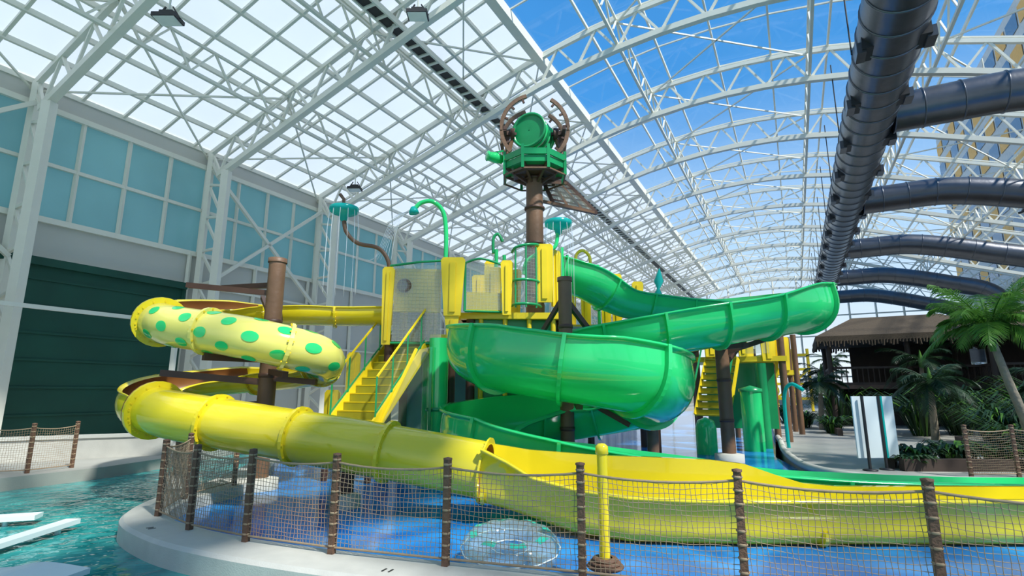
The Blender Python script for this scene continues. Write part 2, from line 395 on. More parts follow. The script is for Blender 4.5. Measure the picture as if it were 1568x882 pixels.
# ---------------------------------------------------------------- YELLOW SLIDE
r=.43; r2=.46
yp=[(-3.2,15.2,4.15,r),(-4.5,15,4.1,r),(-6,14.6,4.08,r),(-7.3,14.1,4.05,r),(-8.05,13.3,3.9,r),(-8.1,12.2,3.52,r),(-7.3,11.35,3.24,r),(-5.8,10.9,3.0,r),(-4.8,10.95,2.8,r),(-4.15,11.6,2.6,r),(-4.5,12.5,2.42,r),(-6,13.1,2.28,r),(-7.4,13.1,2.15,r),(-8.05,12.5,1.95,r),(-7.85,11.55,1.63,r2),(-6.85,10.85,1.43,r2),(-5.5,10.35,1.27,r2),(-3.56,9.9,1.02,r2),(-1.85,9.55,.79,r2),(-.42,9.25,.57,r2)]
yq=Path(yp,bankk=.9,maxb=.4)
def near(path,x,y,z):
    best=min(range(path.n+1),key=lambda i:(path.C[i]-V((x,y,z))).length); return best/path.n*path.len
a1=near(yq,-7.75,11.7,3.35); a2=near(yq,-4.4,12.4,2.45); a3=near(yq,-7.2,11.1,1.5)
mb=MB(); H=math.radians(100); FULL=math.pi
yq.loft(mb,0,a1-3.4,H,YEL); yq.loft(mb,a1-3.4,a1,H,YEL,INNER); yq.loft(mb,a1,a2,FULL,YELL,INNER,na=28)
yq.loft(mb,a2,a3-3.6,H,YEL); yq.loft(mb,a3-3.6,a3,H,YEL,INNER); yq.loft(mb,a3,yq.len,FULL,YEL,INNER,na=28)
for (p,q,AA,m) in ((0,a1,H,YEL),(a1,a2,FULL,YELL),(a2,a3,H,YEL),(a3,yq.len,FULL,YEL)):
    k=max(1,round((q-p)/1.75))
    for i in range(k+1): yq.flange(mb,p+(q-p)*i/k,AA,m,.07,.06,bolts=YELP)
for a in (a1,a3):
    yq.flange(mb,a,FULL,YEL,.12,.07); yq.flange(mb,a-.06,FULL,INNER,.11,.05)
dd=a1+.45; row=0
while dd<a2-.3:
    for a0 in ([-2.5,-1.25,0,1.25,2.5] if row%2 else [-1.9,-.62,.62,1.9]):
        vs=[yq.pt(dd,a0,.008)]
        for j in range(18):
            f=2*math.pi*j/18; rr=.108
            vs.append(yq.pt(dd+rr*1.25*math.cos(f),a0+rr*math.sin(f)/r,.008))
        mb.add(vs,[(0,1+j,1+(j+1)%18) for j in range(18)],GREEN,True)
    dd+=.47; row+=1
st=[(-.50,8.80,9.72,.12,.98,.98),(-.1,8.68,9.70,.05,.80,.92),(.3,8.4,9.65,-.02,.60,.86),(.9,8.0,9.5,-.14,.50,.83),(1.6,7.75,9.3,-.19,.44,.80),(2.4,7.65,9.15,-.19,.42,.79),(3.2,7.6,9.0,-.19,.42,.77),(3.7,7.6,8.9,-.19,.42,.72),(4.1,7.6,8.8,-.19,.42,.58),(4.5,7.6,8.7,-.19,.42,.46),(5,7.6,8.65,-.19,.42,.42),(12,7.6,8.6,-.19,.42,.42)]
def cr(vals,sub=8):
    out=[];n=len(vals)
    for i in range(n-1):
        for j in range(sub):
            t=j/sub; t2=t*t*(3-2*t); t2=t*.5+t2*.5; out.append([vals[i][k]*(1-t2)+vals[i+1][k]*t2 for k in range(6)])
    out.append(list(vals[-1])); return out
S_=cr(st)
def prof(s6,off):
    x,yf,yb,zb,zf,zr=s6; zb=zb+off*.9; w=(yb-yf)/2-off; yc=(yf+yb)/2; out=[]
    rc=.22
    out.append((x,yc-w,zf))
    if off==0: out=[(x,yc-w+.0,zf),(x,yc-w-.07,zf),(x,yc-w-.07,zf-.05),(x,yc-w,zf-.05)]
    for j in range(7):
        a=math.pi/2*j/6; out.append((x,yc-w+rc*(1-math.cos(a)),zb+min(rc,(zf-zb)*.8)*(1-math.sin(a))))
    for j in range(7):
        a=math.pi/2*(6-j)/6; out.append((x,yc+w-rc*(1-math.cos(a)),zb+min(rc,(zr-zb)*.8)*(1-math.sin(a))))
    if off==0: out+= [(x,yc+w,zr-.05),(x,yc+w+.07,zr-.05),(x,yc+w+.07,zr),(x,yc+w,zr)]
    else: out.append((x,yc+w,zr))
    return out
for off in (0,.05):
    rows=[prof(q,off) for q in S_]; k=len(rows[0]); vs=[p for r_ in rows for p in r_]
    mb.add(vs,[(i*k+j,i*k+j+1,(i+1)*k+j+1,(i+1)*k+j) for i in range(len(rows)-1) for j in range(k-1)],YEL,True)
for e in (0,-1):
    rows=[prof(q,0) for q in S_];ri=[prof(q,.05) for q in S_]
    for i in range(len(rows)-1):
        mb.add([rows[i][e],rows[i+1][e],ri[i+1][e],ri[i][e]],[(0,1,2,3)],YEL)
for xx in (-.45,4.2,7.0):
    q=min(S_,key=lambda s6:abs(s6[0]-xx)); pr=prof(q,0)[4:-4]
    vs=[]
    for dx,dr in ((-.03,.0),(-.03,.06),(.03,.06),(.03,0)):
        yc=(q[1]+q[2])/2
        for p in pr:
            s_=-1 if p[1]<yc else 1
            vs.append((p[0]+dx,p[1]+s_*dr,p[2]-dr*.4))
    k=len(pr); mb.add(vs,[(a*k+j,a*k+j+1,(a+1)*k+j+1,(a+1)*k+j) for a in range(3) for j in range(k-1)],YEL)
mb.obj('yellow_water_slide')
# ---------------------------------------------------------------- support poles
def pole(x,y,z1,rad,arms=(),m=BROWN,foot=True,name='slide_support_pole'):
    mb=MB(); mb.cyl((x,y,-.25),(x,y,z1),rad,m,20)
    mb.lathe((x,y,z1),(0,0,1),[(rad*1.12,-.08),(rad*1.12,.02),(.001,.05)],m)
    for z in [1.0+i*1.2 for i in range(int(z1-1))]: mb.lathe((x,y,z),(0,0,1),[(rad,-.05),(rad*1.08,-.04),(rad*1.08,.04),(rad,.05)],DBROWN)
    if foot: mb.lathe((x,y,-.2),(0,0,1),[(rad*2.1,-.02),(rad*2.1,.22),(rad*1.2,.25),(.01,.25)],CONC)
    for (za,bx,by,bz,w) in arms:
        mb.bar((x,y,za),(bx,by,bz),w,DBROWN)
    mb.obj(name)
pole(-5.42,12.0,4.85,.185,[(4.05,-7.75,12.5,4.35,.12),(4.25,-7.5,13.6,4.5,.12),(4.5,-6.2,14.2,3.7,.1),(2.3,-4.7,11.2,2.2,.12),(2.55,-6.3,10.95,2.55,.14),(3.4,-6.6,13.9,4.3,.1),(2.05,-7.6,11.7,2.25,.14),(1.6,-7.8,12.1,1.45,.12),(1.7,-6,13,1.75,.1),(2.15,-4.3,11.9,2.05,.12)])
pole(1.3,12.9,4.6,.165,[(4.1,2.6,13.7,2.55,.12),(2.1,1.4,11.3,1.55,.14),(2.2,.1,12.0,1.85,.12),(1.9,2.7,12.6,1.1,.12),(4.2,.2,13.8,2.4,.1)])
pole(6.5,16.6,3.9,.2,[(3.0,8.2,15.7,3.6,.14),(3.2,6.4,14.6,3.1,.14),(3.4,6.0,17.9,3.9,.12),(2.6,7.7,17.0,3.8,.12),(3.6,4.6,14.2,2.8,.12)])
pole(3.9,15.3,1.1,.16,[])
pole(-7.4,12.4,1.15,.12,[])
pole(-3.0,10.2,.65,.12,[],m=DBROWN)
mb=MB(); mb.cyl((1.02,6.3,-.2),(1.02,6.3,1.2),.06,YEL,18); mb.lathe((1.02,6.3,1.2),(0,0,1),[(.06,-.05),(.072,-.04),(.072,.04),(.04,.07),(.001,.075)],YEL)
for i in range(3): mb.lathe((1.02,6.3,-.02+i*.035),(0,0,1),[(.08,-.02),(.19-.03*i,-.018),(.205-.03*i,0),(.19-.03*i,.018),(.08,.02)],WOOD)
mb.obj('yellow_bollard')
mb=MB(); RR,rr=.41,.185; c=V((-.02,6.95,.0)); n,k=48,18
T1=Matrix.Rotation(math.radians(6),3,'X')
def tor(i,j,e=0):
    a=2*math.pi*i/n;b=2*math.pi*j/k; w=rr*(1+.05*math.cos(i*2*math.pi/4))+e
    return c+T1@V(((RR+w*math.cos(b))*math.cos(a),(RR+w*math.cos(b))*math.sin(a),w*math.sin(b)))
mb.add([tor(i,j) for i in range(n) for j in range(k)],[(i*k+j,((i+1)%n)*k+j,((i+1)%n)*k+(j+1)%k,i*k+(j+1)%k) for i in range(n) for j in range(k)],CLEAR,True)
for i0 in range(0,n,6):
    for i in range(i0,i0+3):
        mb.add([tor(i,3.2,.004),tor(i+1,3.2,.004),tor(i+1,4.5,.004),tor(i,4.5,.004)],[(0,1,2,3)],LOGO)
for j in (0,9): mb.tube([tor(i,j,.002) for i in range(n+1)],.008,SIGN,5)
mb.obj('inflatable_swim_ring')
# ---------------------------------------------------------------- play tower
tower=bpy.data.objects.new('water_play_tower',None); bpy.context.scene.collection.objects.link(tower)
mb=MB()
def deckbox(x0,x1,y0,y1,z,m=YELP):
    mb.slab([(x0,y0),(x1,y0),(x1,y1),(x0,y1)],z-.18,z,m)
deckbox(-3.5,-1.5,14.7,17.2,3.4); deckbox(-1.7,1.6,15.6,19,4.1); deckbox(-1.5,1.5,15.3,16.2,4.1)
deckbox(1.4,5,18.9,21,4.2)
for (x,y,z) in ((-3.4,14.8,3.4),(-1.7,14.9,3.4),(-3.4,17,3.4),(-1.3,18.8,4.1),(1.5,18.8,4.1),(1.45,15.8,4.1),(-1.2,15.5,4.1),(3,20.9,4.2),(5,20.9,4.2),(5,19,4.2)):
    mb.cyl((x,y,-.2),(x,y,z),.13,DBROWN,12)
mb.cyl((-1.95,14.3,-.2),(-1.95,14.3,3.25),.26,GREEN,20); mb.cyl((-2.35,15.2,-.2),(-2.35,15.2,3.3),.17,GREEN,16)
mb.lathe((-1.95,14.3,1.4),(0,0,1),[(.26,-.05),(.31,-.04),(.31,.04),(.26,.05)],DGREEN)
def flare(x,y,z0,z1,w0,w1,m=YELP,ang=0,th=.08):
    c,s=math.cos(ang),math.sin(ang); vs=[]
    for dy in (-th/2,th/2):
        for (dx,z) in ((-w0/2,z0),(w0/2,z0),(w1/2,z1-.08),(w1/2-.06,z1),(-w1/2+.06,z1),(-w1/2,z1-.08)):
            vs.append((x+dx*c-dy*s,y+dx*s+dy*c,z))
    mb.add(vs,[(5,4,3,2,1,0),(6,7,8,9,10,11)]+[(i,(i+1)%6,(i+1)%6+6,i+6) for i in range(6)],m)
    mb.bar((x+s*.06,y-c*.06,z0+.1),(x+s*.06,y-c*.06,z1-.15),w0*.35,m,.05,up=V((-s,c,0)))
flare(-3.42,14.45,3.1,5.25,.22,.34); flare(-3.25,15.9,3.3,5.1,.25,.35,ang=1.2)
flare(-1.65,14.55,3.9,5.55,.46,.68); flare(-1.66,14.6,3.2,3.95,.2,.4)
flare(-.15,15.1,4.0,5.6,.24,.36); flare(.95,15.3,4.4,6.15,.44,.52); flare(1.35,16.2,4.4,6.2,.35,.45,ang=.8)
flare(-2.6,17.1,3.4,5.3,.3,.4); flare(-1.2,18.9,4.1,6.0,.35,.5); flare(.1,18.9,4.1,6.2,.35,.5); flare(-.6,16.4,4.1,5.7,.4,.55); flare(-.75,18,4.1,6.3,.3,.4)
for x,z in ((2.2,6.6),(2.75,6.35),(3.5,6.2),(3.9,6.2),(4.7,5.9)): flare(x,19.6,4.2,z,.32,.42)
mb.slab([(-3.28,14.60),(-2.0,14.75),(-2.0,14.80),(-3.28,14.65)],4.05,5.25,YELP)
mb.lathe((-3.0,14.60,4.75),(0,-1,0),[(.20,.02),(.20,.05),(.15,.06),(.001,.03)],BROWN)
mb.slab([(-1.3,15.0),(-.3,15.2),(-.3,15.25),(-1.3,15.05)],4.1,4.65,YELP)
mb.slab([(-3.28,14.58),(-2.0,14.73),(-2.0,14.76),(-3.28,14.62)],3.2,4.0,SMOKE)
def rail(pts,rad=.035,m=DGREEN): mb.tube(pts,rad,m,8)
rail([(-3.4,14.5,5.3),(-2.6,14.55,5.42),(-1.95,14.7,5.5)]); rail([(-3.4,14.5,3.15),(-1.95,14.7,3.15)])
rail([(-3.28,14.55,4.03),(-2.0,14.7,4.03)],.03,YELP)
rail(spline([(-1.35,15.0,5.5),(-.9,14.95,5.62),(-.3,15.2,5.5)],6)); rail([(-1.35,15,4.1),(-.3,15.2,4.1)]); rail([(-1.35,15,4.1),(-1.35,15,5.5)])
arc=[(.0,15.3),(.1,15.0),(.4,14.9),(.7,15.1),(.85,15.5)]
for z in (4.3,5.0,5.9): rail(spline([(a,b,z+ (.25*i/4 if z>5.5 else 0)) for i,(a,b) in enumerate(arc)],6),.04)
for a,b in arc[1:4]: rail([(a,b,4.2),(a,b,6.0)],.025)
for (x,y,za,zb) in ((-.5,16.5,4,6.3),(-.25,16.8,4,6.2),(1.6,16.6,4.1,6.4),(2.0,18.7,4.1,6.7),(3.2,19.4,4.2,6.5)): mb.cyl((x,y,za),(x,y,zb),.06,GREEN,10)
mb.slab([(-3.28,14.5),(-1.95,14.66),(-1.95,14.67),(-3.28,14.51)],3.2,5.35,NETP)
mb.slab([(-1.3,14.96),(-.32,15.16),(-.32,15.17),(-1.3,14.97)],4.15,5.5,NETP)
aa=spline([(a,b,0) for a,b in arc],6)
for i in range(len(aa)-1):
    p,q=aa[i],aa[i+1]; mb.quad((p.x,p.y,4.3),(q.x,q.y,4.3),(q.x,q.y,6.0),(p.x,p.y,5.9),NETP)
top=V((-2.85,15.3,3.35)); bot=V((-3.85,13.2,1.05)); dirh=V((bot.x-top.x,bot.y-top.y,0)).normalized(); side=V((-dirh.y,dirh.x,0)); ns=11; hw=.66
for i in range(ns):
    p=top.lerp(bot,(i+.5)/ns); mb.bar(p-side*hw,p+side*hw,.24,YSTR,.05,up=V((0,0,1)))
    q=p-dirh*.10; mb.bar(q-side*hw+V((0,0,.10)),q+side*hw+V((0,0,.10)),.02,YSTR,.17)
    q=p+dirh*.11; mb.bar(q-side*hw+V((0,0,.02)),q+side*hw+V((0,0,.02)),.03,YELP,.03)
for sg in (-1,1):
    o=side*sg*(hw+.04); mb.bar(top+o,bot+o,.06,YELP,.32)
    for i in range(5):
        p=top.lerp(bot,i/4)+o; mb.bar(p,p+V((0,0,1.15)),.035,DGREEN)
    mb.bar(top+o+V((0,0,1.15)),bot+o+V((0,0,1.15)),.04,YELP); mb.bar(top+o+V((0,0,.3)),bot+o+V((0,0,.3)),.03,DGREEN)
    mb.quad(top+o+V((0,0,.2)),bot+o+V((0,0,.2)),bot+o+V((0,0,1.1)),top+o+V((0,0,1.1)),NETP)
mb.slab([(-4.6,12.9),(-3.3,12.6),(-3.1,13.3),(-4.4,13.6)],.9,1.05,YELP)
for x,y in ((-4.4,13.1),(-3.3,12.8),(-3.25,13.4)): mb.cyl((x,y,-.2),(x,y,.95),.08,DBROWN,10)
# lower mesh screen between stair foot and green column
mb.add([V((-3.1,12.9,1.0)),V((-2.05,13.9,.6)),V((-2.15,14.0,3.0)),V((-2.5,14.0,2.9))],[(0,1,2,3)],NETP)
mb.bar((-3.15,12.85,.95),(-2.05,13.9,.5),.07,YELP,.22); mb.bar((-2.5,14.0,2.95),(-3.15,12.9,.95),.06,YELP); mb.bar((-2.1,13.95,.4),(-2.1,13.95,3.0),.06,DGREEN)
flare(-4.75,14.4,.0,1.9,.35,.4); flare(-4.3,14.6,-.1,2.9,.3,.36)
mb.slab([(-3.4,17.1),(-1.3,17.1),(-1.3,17.2),(-3.4,17.2)],.0,3.2,TEAL)
mb.slab([(-1.2,15.5),(1.3,15.7),(1.3,15.78),(-1.2,15.58)],1.6,4.0,DGREEN)
for x in (-.9,-.2,.5,1.2): mb.cyl((x,15.4,-.2),(x,15.45,4.0),.07,YELP,10)
mb.slab([(2.0,18.7),(5,18.7),(5,18.8),(2.0,18.8)],2.2,4.1,TEAL)
p=mb.obj('platforms_and_stairs'); p.parent=tower
for nm,pa,z0,z1 in (('net_1',[(-3.28,14.48),(-1.95,14.64)],3.2,5.35),('net_2',[(-1.3,14.94),(-.32,15.14)],4.15,5.5),('net_3',[(a,b) for a,b in arc],4.3,5.95)):
    o=netobj(nm,pa,z0,z1,.10,.007,NETL); o.parent=tower
# water features
mb=MB()
mb.tube(spline([(-3.5,15,5.1),(-3.6,15,5.6),(-3.9,15,5.95),(-4.5,15,6.1),(-4.85,15,6.45),(-4.95,15,6.9)],8),.06,BROWN,10)
def dish(c):
    c=V(c); mb.lathe(c,(0,0,1),[(.04,-.25),(.10,-.2),(.12,-.08),(.34,.0),(.42,.06),(.42,.18),(.38,.2),(.36,.1),(.08,.02)],CYAN,24)
    for j in range(12):
        a=j*.53; mb.tube([c+V((.40*math.cos(a),.40*math.sin(a),.15)),c+V((.45*math.cos(a),.45*math.sin(a),-.5)),c+V((.46*math.cos(a),.46*math.sin(a),-2.4))],[.009,.007,.003],SPRAY,5)
dish((-4.95,15,7.0))
mb.tube([(-4.95,15,6.95),(-4.98,15,7.45),(-5.1,15,7.6)],.05,BROWN,8)
mb.tube(spline([(-1.95,15.2,5.4),(-1.95,15.2,6.4),(-2.05,15.2,7.1),(-2.35,15.1,7.4),(-2.7,15.05,7.35),(-2.9,15,7.1)],8),.065,GREEN,10)
mb.lathe((-2.9,15,7.1),(.2,0,-1),[(.07,-.1),(.13,0),(.15,.1),(.02,.1)],CYAN,14)
for j in range(8): mb.tube(spline([(-2.9,15,7.05),(-3.15-.05*j,15,7.0-.02*j),(-3.4-.08*j,15.0,6.4-.1*j),(-3.5-.1*j,15,5.6)],5),.008,SPRAY,5)
mb.tube(spline([(.35,15.6,5.3),(.45,15.6,5.7),(.9,15.6,6.0),(1.3,15.6,6.15),(1.4,15.7,6.7)],8),.06,GREEN,10); dish((1.42,15.7,6.8))
mb.tube(spline([(-.6,16.6,6.2),(-.6,16.6,6.7),(-.45,16.6,6.85),(-.3,16.6,6.6)],6),.05,DGREEN,8)
mb.tube(spline([(2.35,19,6.2),(2.35,19,6.75),(2.6,19,6.95),(2.85,19,6.7),(2.85,19,6.2)],6),.06,YEL,8)
mb.lathe((5.6,20,5.8),(.1,0,1),[(.05,-.6),(.16,-.3),(.05,-.1),(.18,.2),(.02,.7)],CYAN,10)
mb.obj('water_spray_fountain')
# bucket tower
mb=MB(); bx,by=.80,18.0
mb.tube([(bx,by,-.2),(bx,by,3),(bx,by,6.5),(bx,by,9.6)],[.34,.33,.31,.29],BROWN,24)
for z in (4.4,5.1,5.8,6.9,8.2,9.3): mb.lathe((bx,by,z),(0,0,1),[(.3,-.06),(.36,-.04),(.36,.04),(.3,.06)],DBROWN)
mb.lathe((bx,by,4.3),(0,0,1),[(.34,-.7),(.42,-.6),(.42,.0),(.34,.1)],BLACK)
oc=lambda R_,z,e=0:[(bx+R_*math.cos(math.pi/8+j*math.pi/4+e),by+R_*math.sin(math.pi/8+j*math.pi/4+e),z) for j in range(8)]
mb.slab([p[:2] for p in oc(1.12,0)],9.55,9.78,DGREEN); mb.slab([p[:2] for p in oc(.8,0)],9.35,9.55,DBROWN)
for j in range(8):
    a=oc(1.15,9.9)[j];b=oc(1.15,9.9)[(j+1)%8]
    mb.bar(a,b,.07,DGREEN,.22); mb.bar((a[0],a[1],9.3),(a[0],a[1],10.15),.10,DGREEN)
    mb.bar((bx,by,9.0),(a[0],a[1],9.6),.09,DBROWN); mb.bar((a[0],a[1],9.3),(b[0],b[1],9.3),.05,BROWN)
cz=11.0
for yy,rad in ((-.55,1.18),(.55,1.18)):
    for a0,a1_ in ((104,232),(-52,68)):
        pts=[(bx+rad*math.cos(math.radians(a)),by+yy,cz+rad*1.08*math.sin(math.radians(a))) for a in range(a0,a1_,8)]
        for i in range(len(pts)-1): mb.bar(pts[i],pts[i+1],.09,BROWN,.13)
        for a in range(a0+8,a1_-8,24):
            ca,sa_=math.cos(math.radians(a)),math.sin(math.radians(a)); mb.bar((bx+1.0*ca,by+yy,cz+1.05*sa_),(bx+1.25*ca,by+yy,cz+1.3*sa_),.07,DBROWN)
for sx in (-1,1):
    mb.bar((bx+sx*1.05,by-.6,cz),(bx+sx*1.05,by+.6,cz),.12,DBROWN); mb.bar((bx+sx*1.0,by,9.7),(bx+sx*.95,by,cz+.15),.16,DBROWN)
    mb.bar((bx+sx*1.0,by-.5,9.8),(bx+sx*.75,by,cz),.1,BROWN); mb.lathe((bx+sx*.75,by-.1,cz),(sx,0,0),[(.22,-.05),(.22,.1),(.05,.12)],DBROWN,14)
    mb.bar((bx+sx*.55,by-.1,cz),(bx+sx*1.1,by-.1,cz),.1,DBROWN)
ax_=V((-.42,-.85,.0)).normalized(); cb=V((bx-.02,by,cz+.02))-ax_*.1
mb.lathe(cb,ax_,[(.02,-.62),(.42,-.62),(.52,-.56),(.60,-.2),(.62,.1),(.60,.45),(.66,.47),(.66,.56),(.58,.56),(.58,.50),(.02,.48)],DGREEN,32)
mb.lathe(cb,ax_,[(.02,.50),(.3,.52),(.56,.5)],DGREEN,32)
for z in (-.4,0,.3): mb.lathe(cb,ax_,[(.56,z-.04),(.645,z-.03),(.645,z+.03),(.56,z+.04)],GREEN,32)
mb.lathe((bx-1.4,by-.3,10.0),(-.8,-.5,0),[(.02,-.3),(.16,-.28),(.2,0),(.16,.28),(.19,.3),(.02,.3)],GREEN,14)
mb.bar((bx-1.4,by-.3,10.2),(bx-1.1,by,10.4),.06,DGREEN)
mb.obj('tipping_bucket')
mb=MB()
a,b,c,d=V((1.15,19,9.7)),V((2.2,20.2,10.05)),V((3.35,20.2,8.8)),V((1.55,19,8.75))
mb.quad(a,b,c,d,SMOKE)
for p,q in ((a,b),(b,c),(c,d),(d,a)): mb.bar(p,q,.13,DBROWN)
for i in (1,2): mb.bar(a.lerp(b,i/3),d.lerp(c,i/3),.09,BROWN)
for i in (1,2,3,4): mb.bar(a.lerp(d,i/5),b.lerp(c,i/5),.05,DBROWN)
mb.bar((.9,18.2,8.6),c,.1,BROWN); mb.bar((.9,18.2,9.3),b,.1,BROWN)
mb.obj('shade_canopy')
# rear play structure
mb=MB()
mb.slab([(7.6,21.5),(10.8,20.5),(11.6,23),(8.2,24)],3.0,3.2,YELP)
for x,y in ((7.7,21.6),(10.7,20.7),(11.4,23),(8.4,23.9)): mb.cyl((x,y,-.2),(x,y,4.7),.13,BROWN,12)
flare(8.2,21.2,3.2,4.6,.5,.6); flare(9.3,20.9,3.2,4.5,.3,.4); flare(10.2,20.7,3.0,4.7,.5,.6); flare(10.8,21.4,2.4,4.4,.4,.4,ang=1.1)
mb.slab([(8.3,21.1),(10.2,20.6),(10.2,20.65),(8.3,21.15)],3.3,4.2,NETP)
mb.slab([(8.4,22.5),(10.9,21.8),(10.9,21.9),(8.4,22.6)],.4,3.0,DGREEN)
tp,bt=V((8.5,21,3.1)),V((7.6,20,1.0))
for i in range(9):
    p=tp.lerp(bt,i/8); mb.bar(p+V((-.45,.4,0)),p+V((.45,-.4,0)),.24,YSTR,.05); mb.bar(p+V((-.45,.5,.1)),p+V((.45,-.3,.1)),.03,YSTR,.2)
for sg in (-1,1):
    o=V((.47,-.42,0))*sg; mb.bar(tp+o,bt+o,.05,YELP,.2); mb.bar(tp+o+V((0,0,1)),bt+o+V((0,0,1)),.05,DGREEN)
mb.cyl((8.9,19.6,-.2),(8.9,19.6,1.95),.36,GREEN,20); mb.lathe((8.9,19.6,1.95),(0,0,1),[(.40,-.1),(.40,0),(.01,.12)],DGREEN,20)
mb.cyl((9.7,20.4,-.2),(9.7,20.4,2.9),.2,DGREEN,20)
mb.lathe((6.85,18.6,-.2),(0,0,1),[(.34,0),(.34,.85),(.26,1.1),(.01,1.2)],GREEN,24)
mb.tube(spline([(9.6,18.6,-.2),(9.6,18.6,1.6),(9.7,18.3,2.1),(9.9,17.9,1.9)],6),.06,CYAN,8)
mb.slab([(10.5,25),(13.2,24.2),(13.8,26),(11.2,27)],2.6,2.8,YELP)
for x,y in ((10.6,25.1),(13.1,24.3),(13.7,26)): mb.cyl((x,y,-.2),(x,y,4.4),.12,BROWN,10)
flare(11.2,24.8,2.8,4.1,.45,.55); flare(12.6,24.3,2.8,4.3,.45,.55)
mb.obj('rear_play_platform',(-.3,0,0))
# ---------------------------------------------------------------- ducts
mb=MB(); dt,dz_,dr=4.05,14.35,1.05
mb.tube([Bd(dt,s,dz_) for s in range(-18,84,3)],dr,DUCT,32)
s=-18
while s<84:
    mb.lathe(Bd(dt,s,dz_),Bd(0,1,0),[(dr,-.03),(dr+.04,-.02),(dr+.04,.02),(dr,.03)],DUCT,32); s+=1.3
for s in [x*4.2-17 for x in range(24)]:
    for a in (-35,215):
        ca,sa_=math.cos(math.radians(a)),math.sin(math.radians(a))
        mb.bar(Bd(dt+ca*.95,s-.45,dz_+sa_*.95),Bd(dt+ca*.95,s+.45,dz_+sa_*.95),.42,BLACK,.55)
        mb.bar(Bd(dt+ca*1.22,s-.35,dz_+sa_*1.22),Bd(dt+ca*1.22,s+.35,dz_+sa_*1.22),.28,DUCT,.4)
for s in ts:
    for d_ in (-1.1,1.1): mb.cyl(Bd(dt+d_,s,dz_),Bd(dt+d_,s,rz(dt)-1),.03,BLACK,6)
mb.obj('main_air_duct')
for s in (28,41,55,69,83):
    mb=MB(); pts=spline([Bd(5.0,s,dz_),Bd(7,s,dz_),Bd(9.4,s,dz_-.05),Bd(12,s,dz_-.6),Bd(15,s,dz_-1.5),Bd(18,s,dz_-2.6),Bd(19.4,s,dz_-5),Bd(19.4,s,dz_-9)],5)
    mb.tube(pts,.86,DUCT,28)
    for i in range(0,len(pts)-1,3):
        mb.lathe(pts[i],pts[i+1]-pts[i],[(.86,-.03),(.90,-.02),(.90,.02),(.86,.03)],DUCT,28)
    mb.obj('branch_air_duct')
def flood(p,rod):
    p=V(p); mb=MB(); mb.cyl(p+V((0,0,.15)),p+V((0,0,rod)),.03,WHITE,8)
    mb.bar(p+V((-.35,0,.1)),p+V((.35,0,.1)),.5,BLACK,.12); mb.bar(p+V((-.2,0,.22)),p+V((.2,0,.22)),.3,BLACK,.16)
    mb.bar(p+V((-.31,0,.03)),p+V((.31,0,.03)),.44,LAMP,.02)
    for x in (-.36,.36): mb.bar(p+V((x,0,.1)),p+V((x*.3,0,.5)),.04,BLACK)
    mb.obj('hanging_floodlight')
flood((-10.2,14,12.6),2.6); flood((-3.2,16,14.3),3.2); flood(Bd(9,30,15.5),1.6); flood(Bd(14,33,13),1.8); flood(Bd(14,44,13),1.8); flood(Bd(-20,20,12.4),1.2)
# ---------------------------------------------------------------- plants
def frond(mb,base,az,L,up,droop,m,wl=.5,nl=30):
    pts=[]; h=V((math.cos(az),math.sin(az),0))
    for i in range(nl+1):
        t=i/nl; pts.append(V(base)+h*L*t*(1-.12*t)+V((0,0,up*t-droop*t*t)))
    mb.tube(pts,[.016*(1-t_/(nl+1)) +.003 for t_ in range(nl+1)],m,5)
    sd=V((-h.y,h.x,0))
    for i in range(3,nl+1):
        t=i/nl; l=wl*math.sin(math.pi*min(1,.15+.85*t))**.7+.08; tg=(pts[i]-pts[i-1]).normalized()
        for k in (0,.5):
            pp=pts[i-1].lerp(pts[i],k)
            for sg in (-1,1):
                d=(sd*sg+tg*.85+V((0,0,-.15+random.uniform(-.25,.2)))).normalized()
                w=tg*.013
                mb.add([pp-w,pp+w,pp+d*l*.6+w*.8+V((0,0,-.02)),pp+d*l+V((0,0,-.12)),pp+d*l*.6-w*.8+V((0,0,-.02))],[(0,1,2,3,4)],m)
def palm(x,y,h,lean,nf,L,m=LEAF,rt=.10,wl=.5,upf=.95,drf=.55):
    mb=MB(); pts=spline([(x,y,-.05),(x+lean*.2,y,h*.35),(x+lean*.65,y,h*.7),(x+lean,y,h)],7)
    n=len(pts); mb.tube(pts,[rt*(1.45-.6*i/n)*(1+.06*(i%2)) for i in range(n)],TRUNK,12)
    c=V((x+lean,y,h)); mb.lathe(c,(0,0,1),[(rt*.8,-.3),(rt*1.2,0),(rt*.9,.4),(.02,.8)],LEAF,10)
    for j in range(nf):
        az=j*2.399+random.uniform(-.2,.2); q=j/nf
        frond(mb,c+V((0,0,.25)),az,L*(.75+.3*random.random()),L*(upf-1.15*q),L*(drf+.25*q),m,wl)
    mb.obj('palm_tree')
palm(12.2,12.9,3.1,-.6,24,1.55,rt=.08,upf=1.45,drf=.6,wl=.42)
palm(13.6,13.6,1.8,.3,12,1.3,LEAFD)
palm(21,28,3.2,.3,12,2.2,LEAFD); palm(26,44,4,.2,10,2.4,LEAFD); palm(15.4,27.3,2.0,.1,14,1.6,LEAFD); palm(16.5,21.5,2.0,.1,14,1.7,LEAFD); palm(22,38,3.0,-.2,12,2.0,LEAFD)
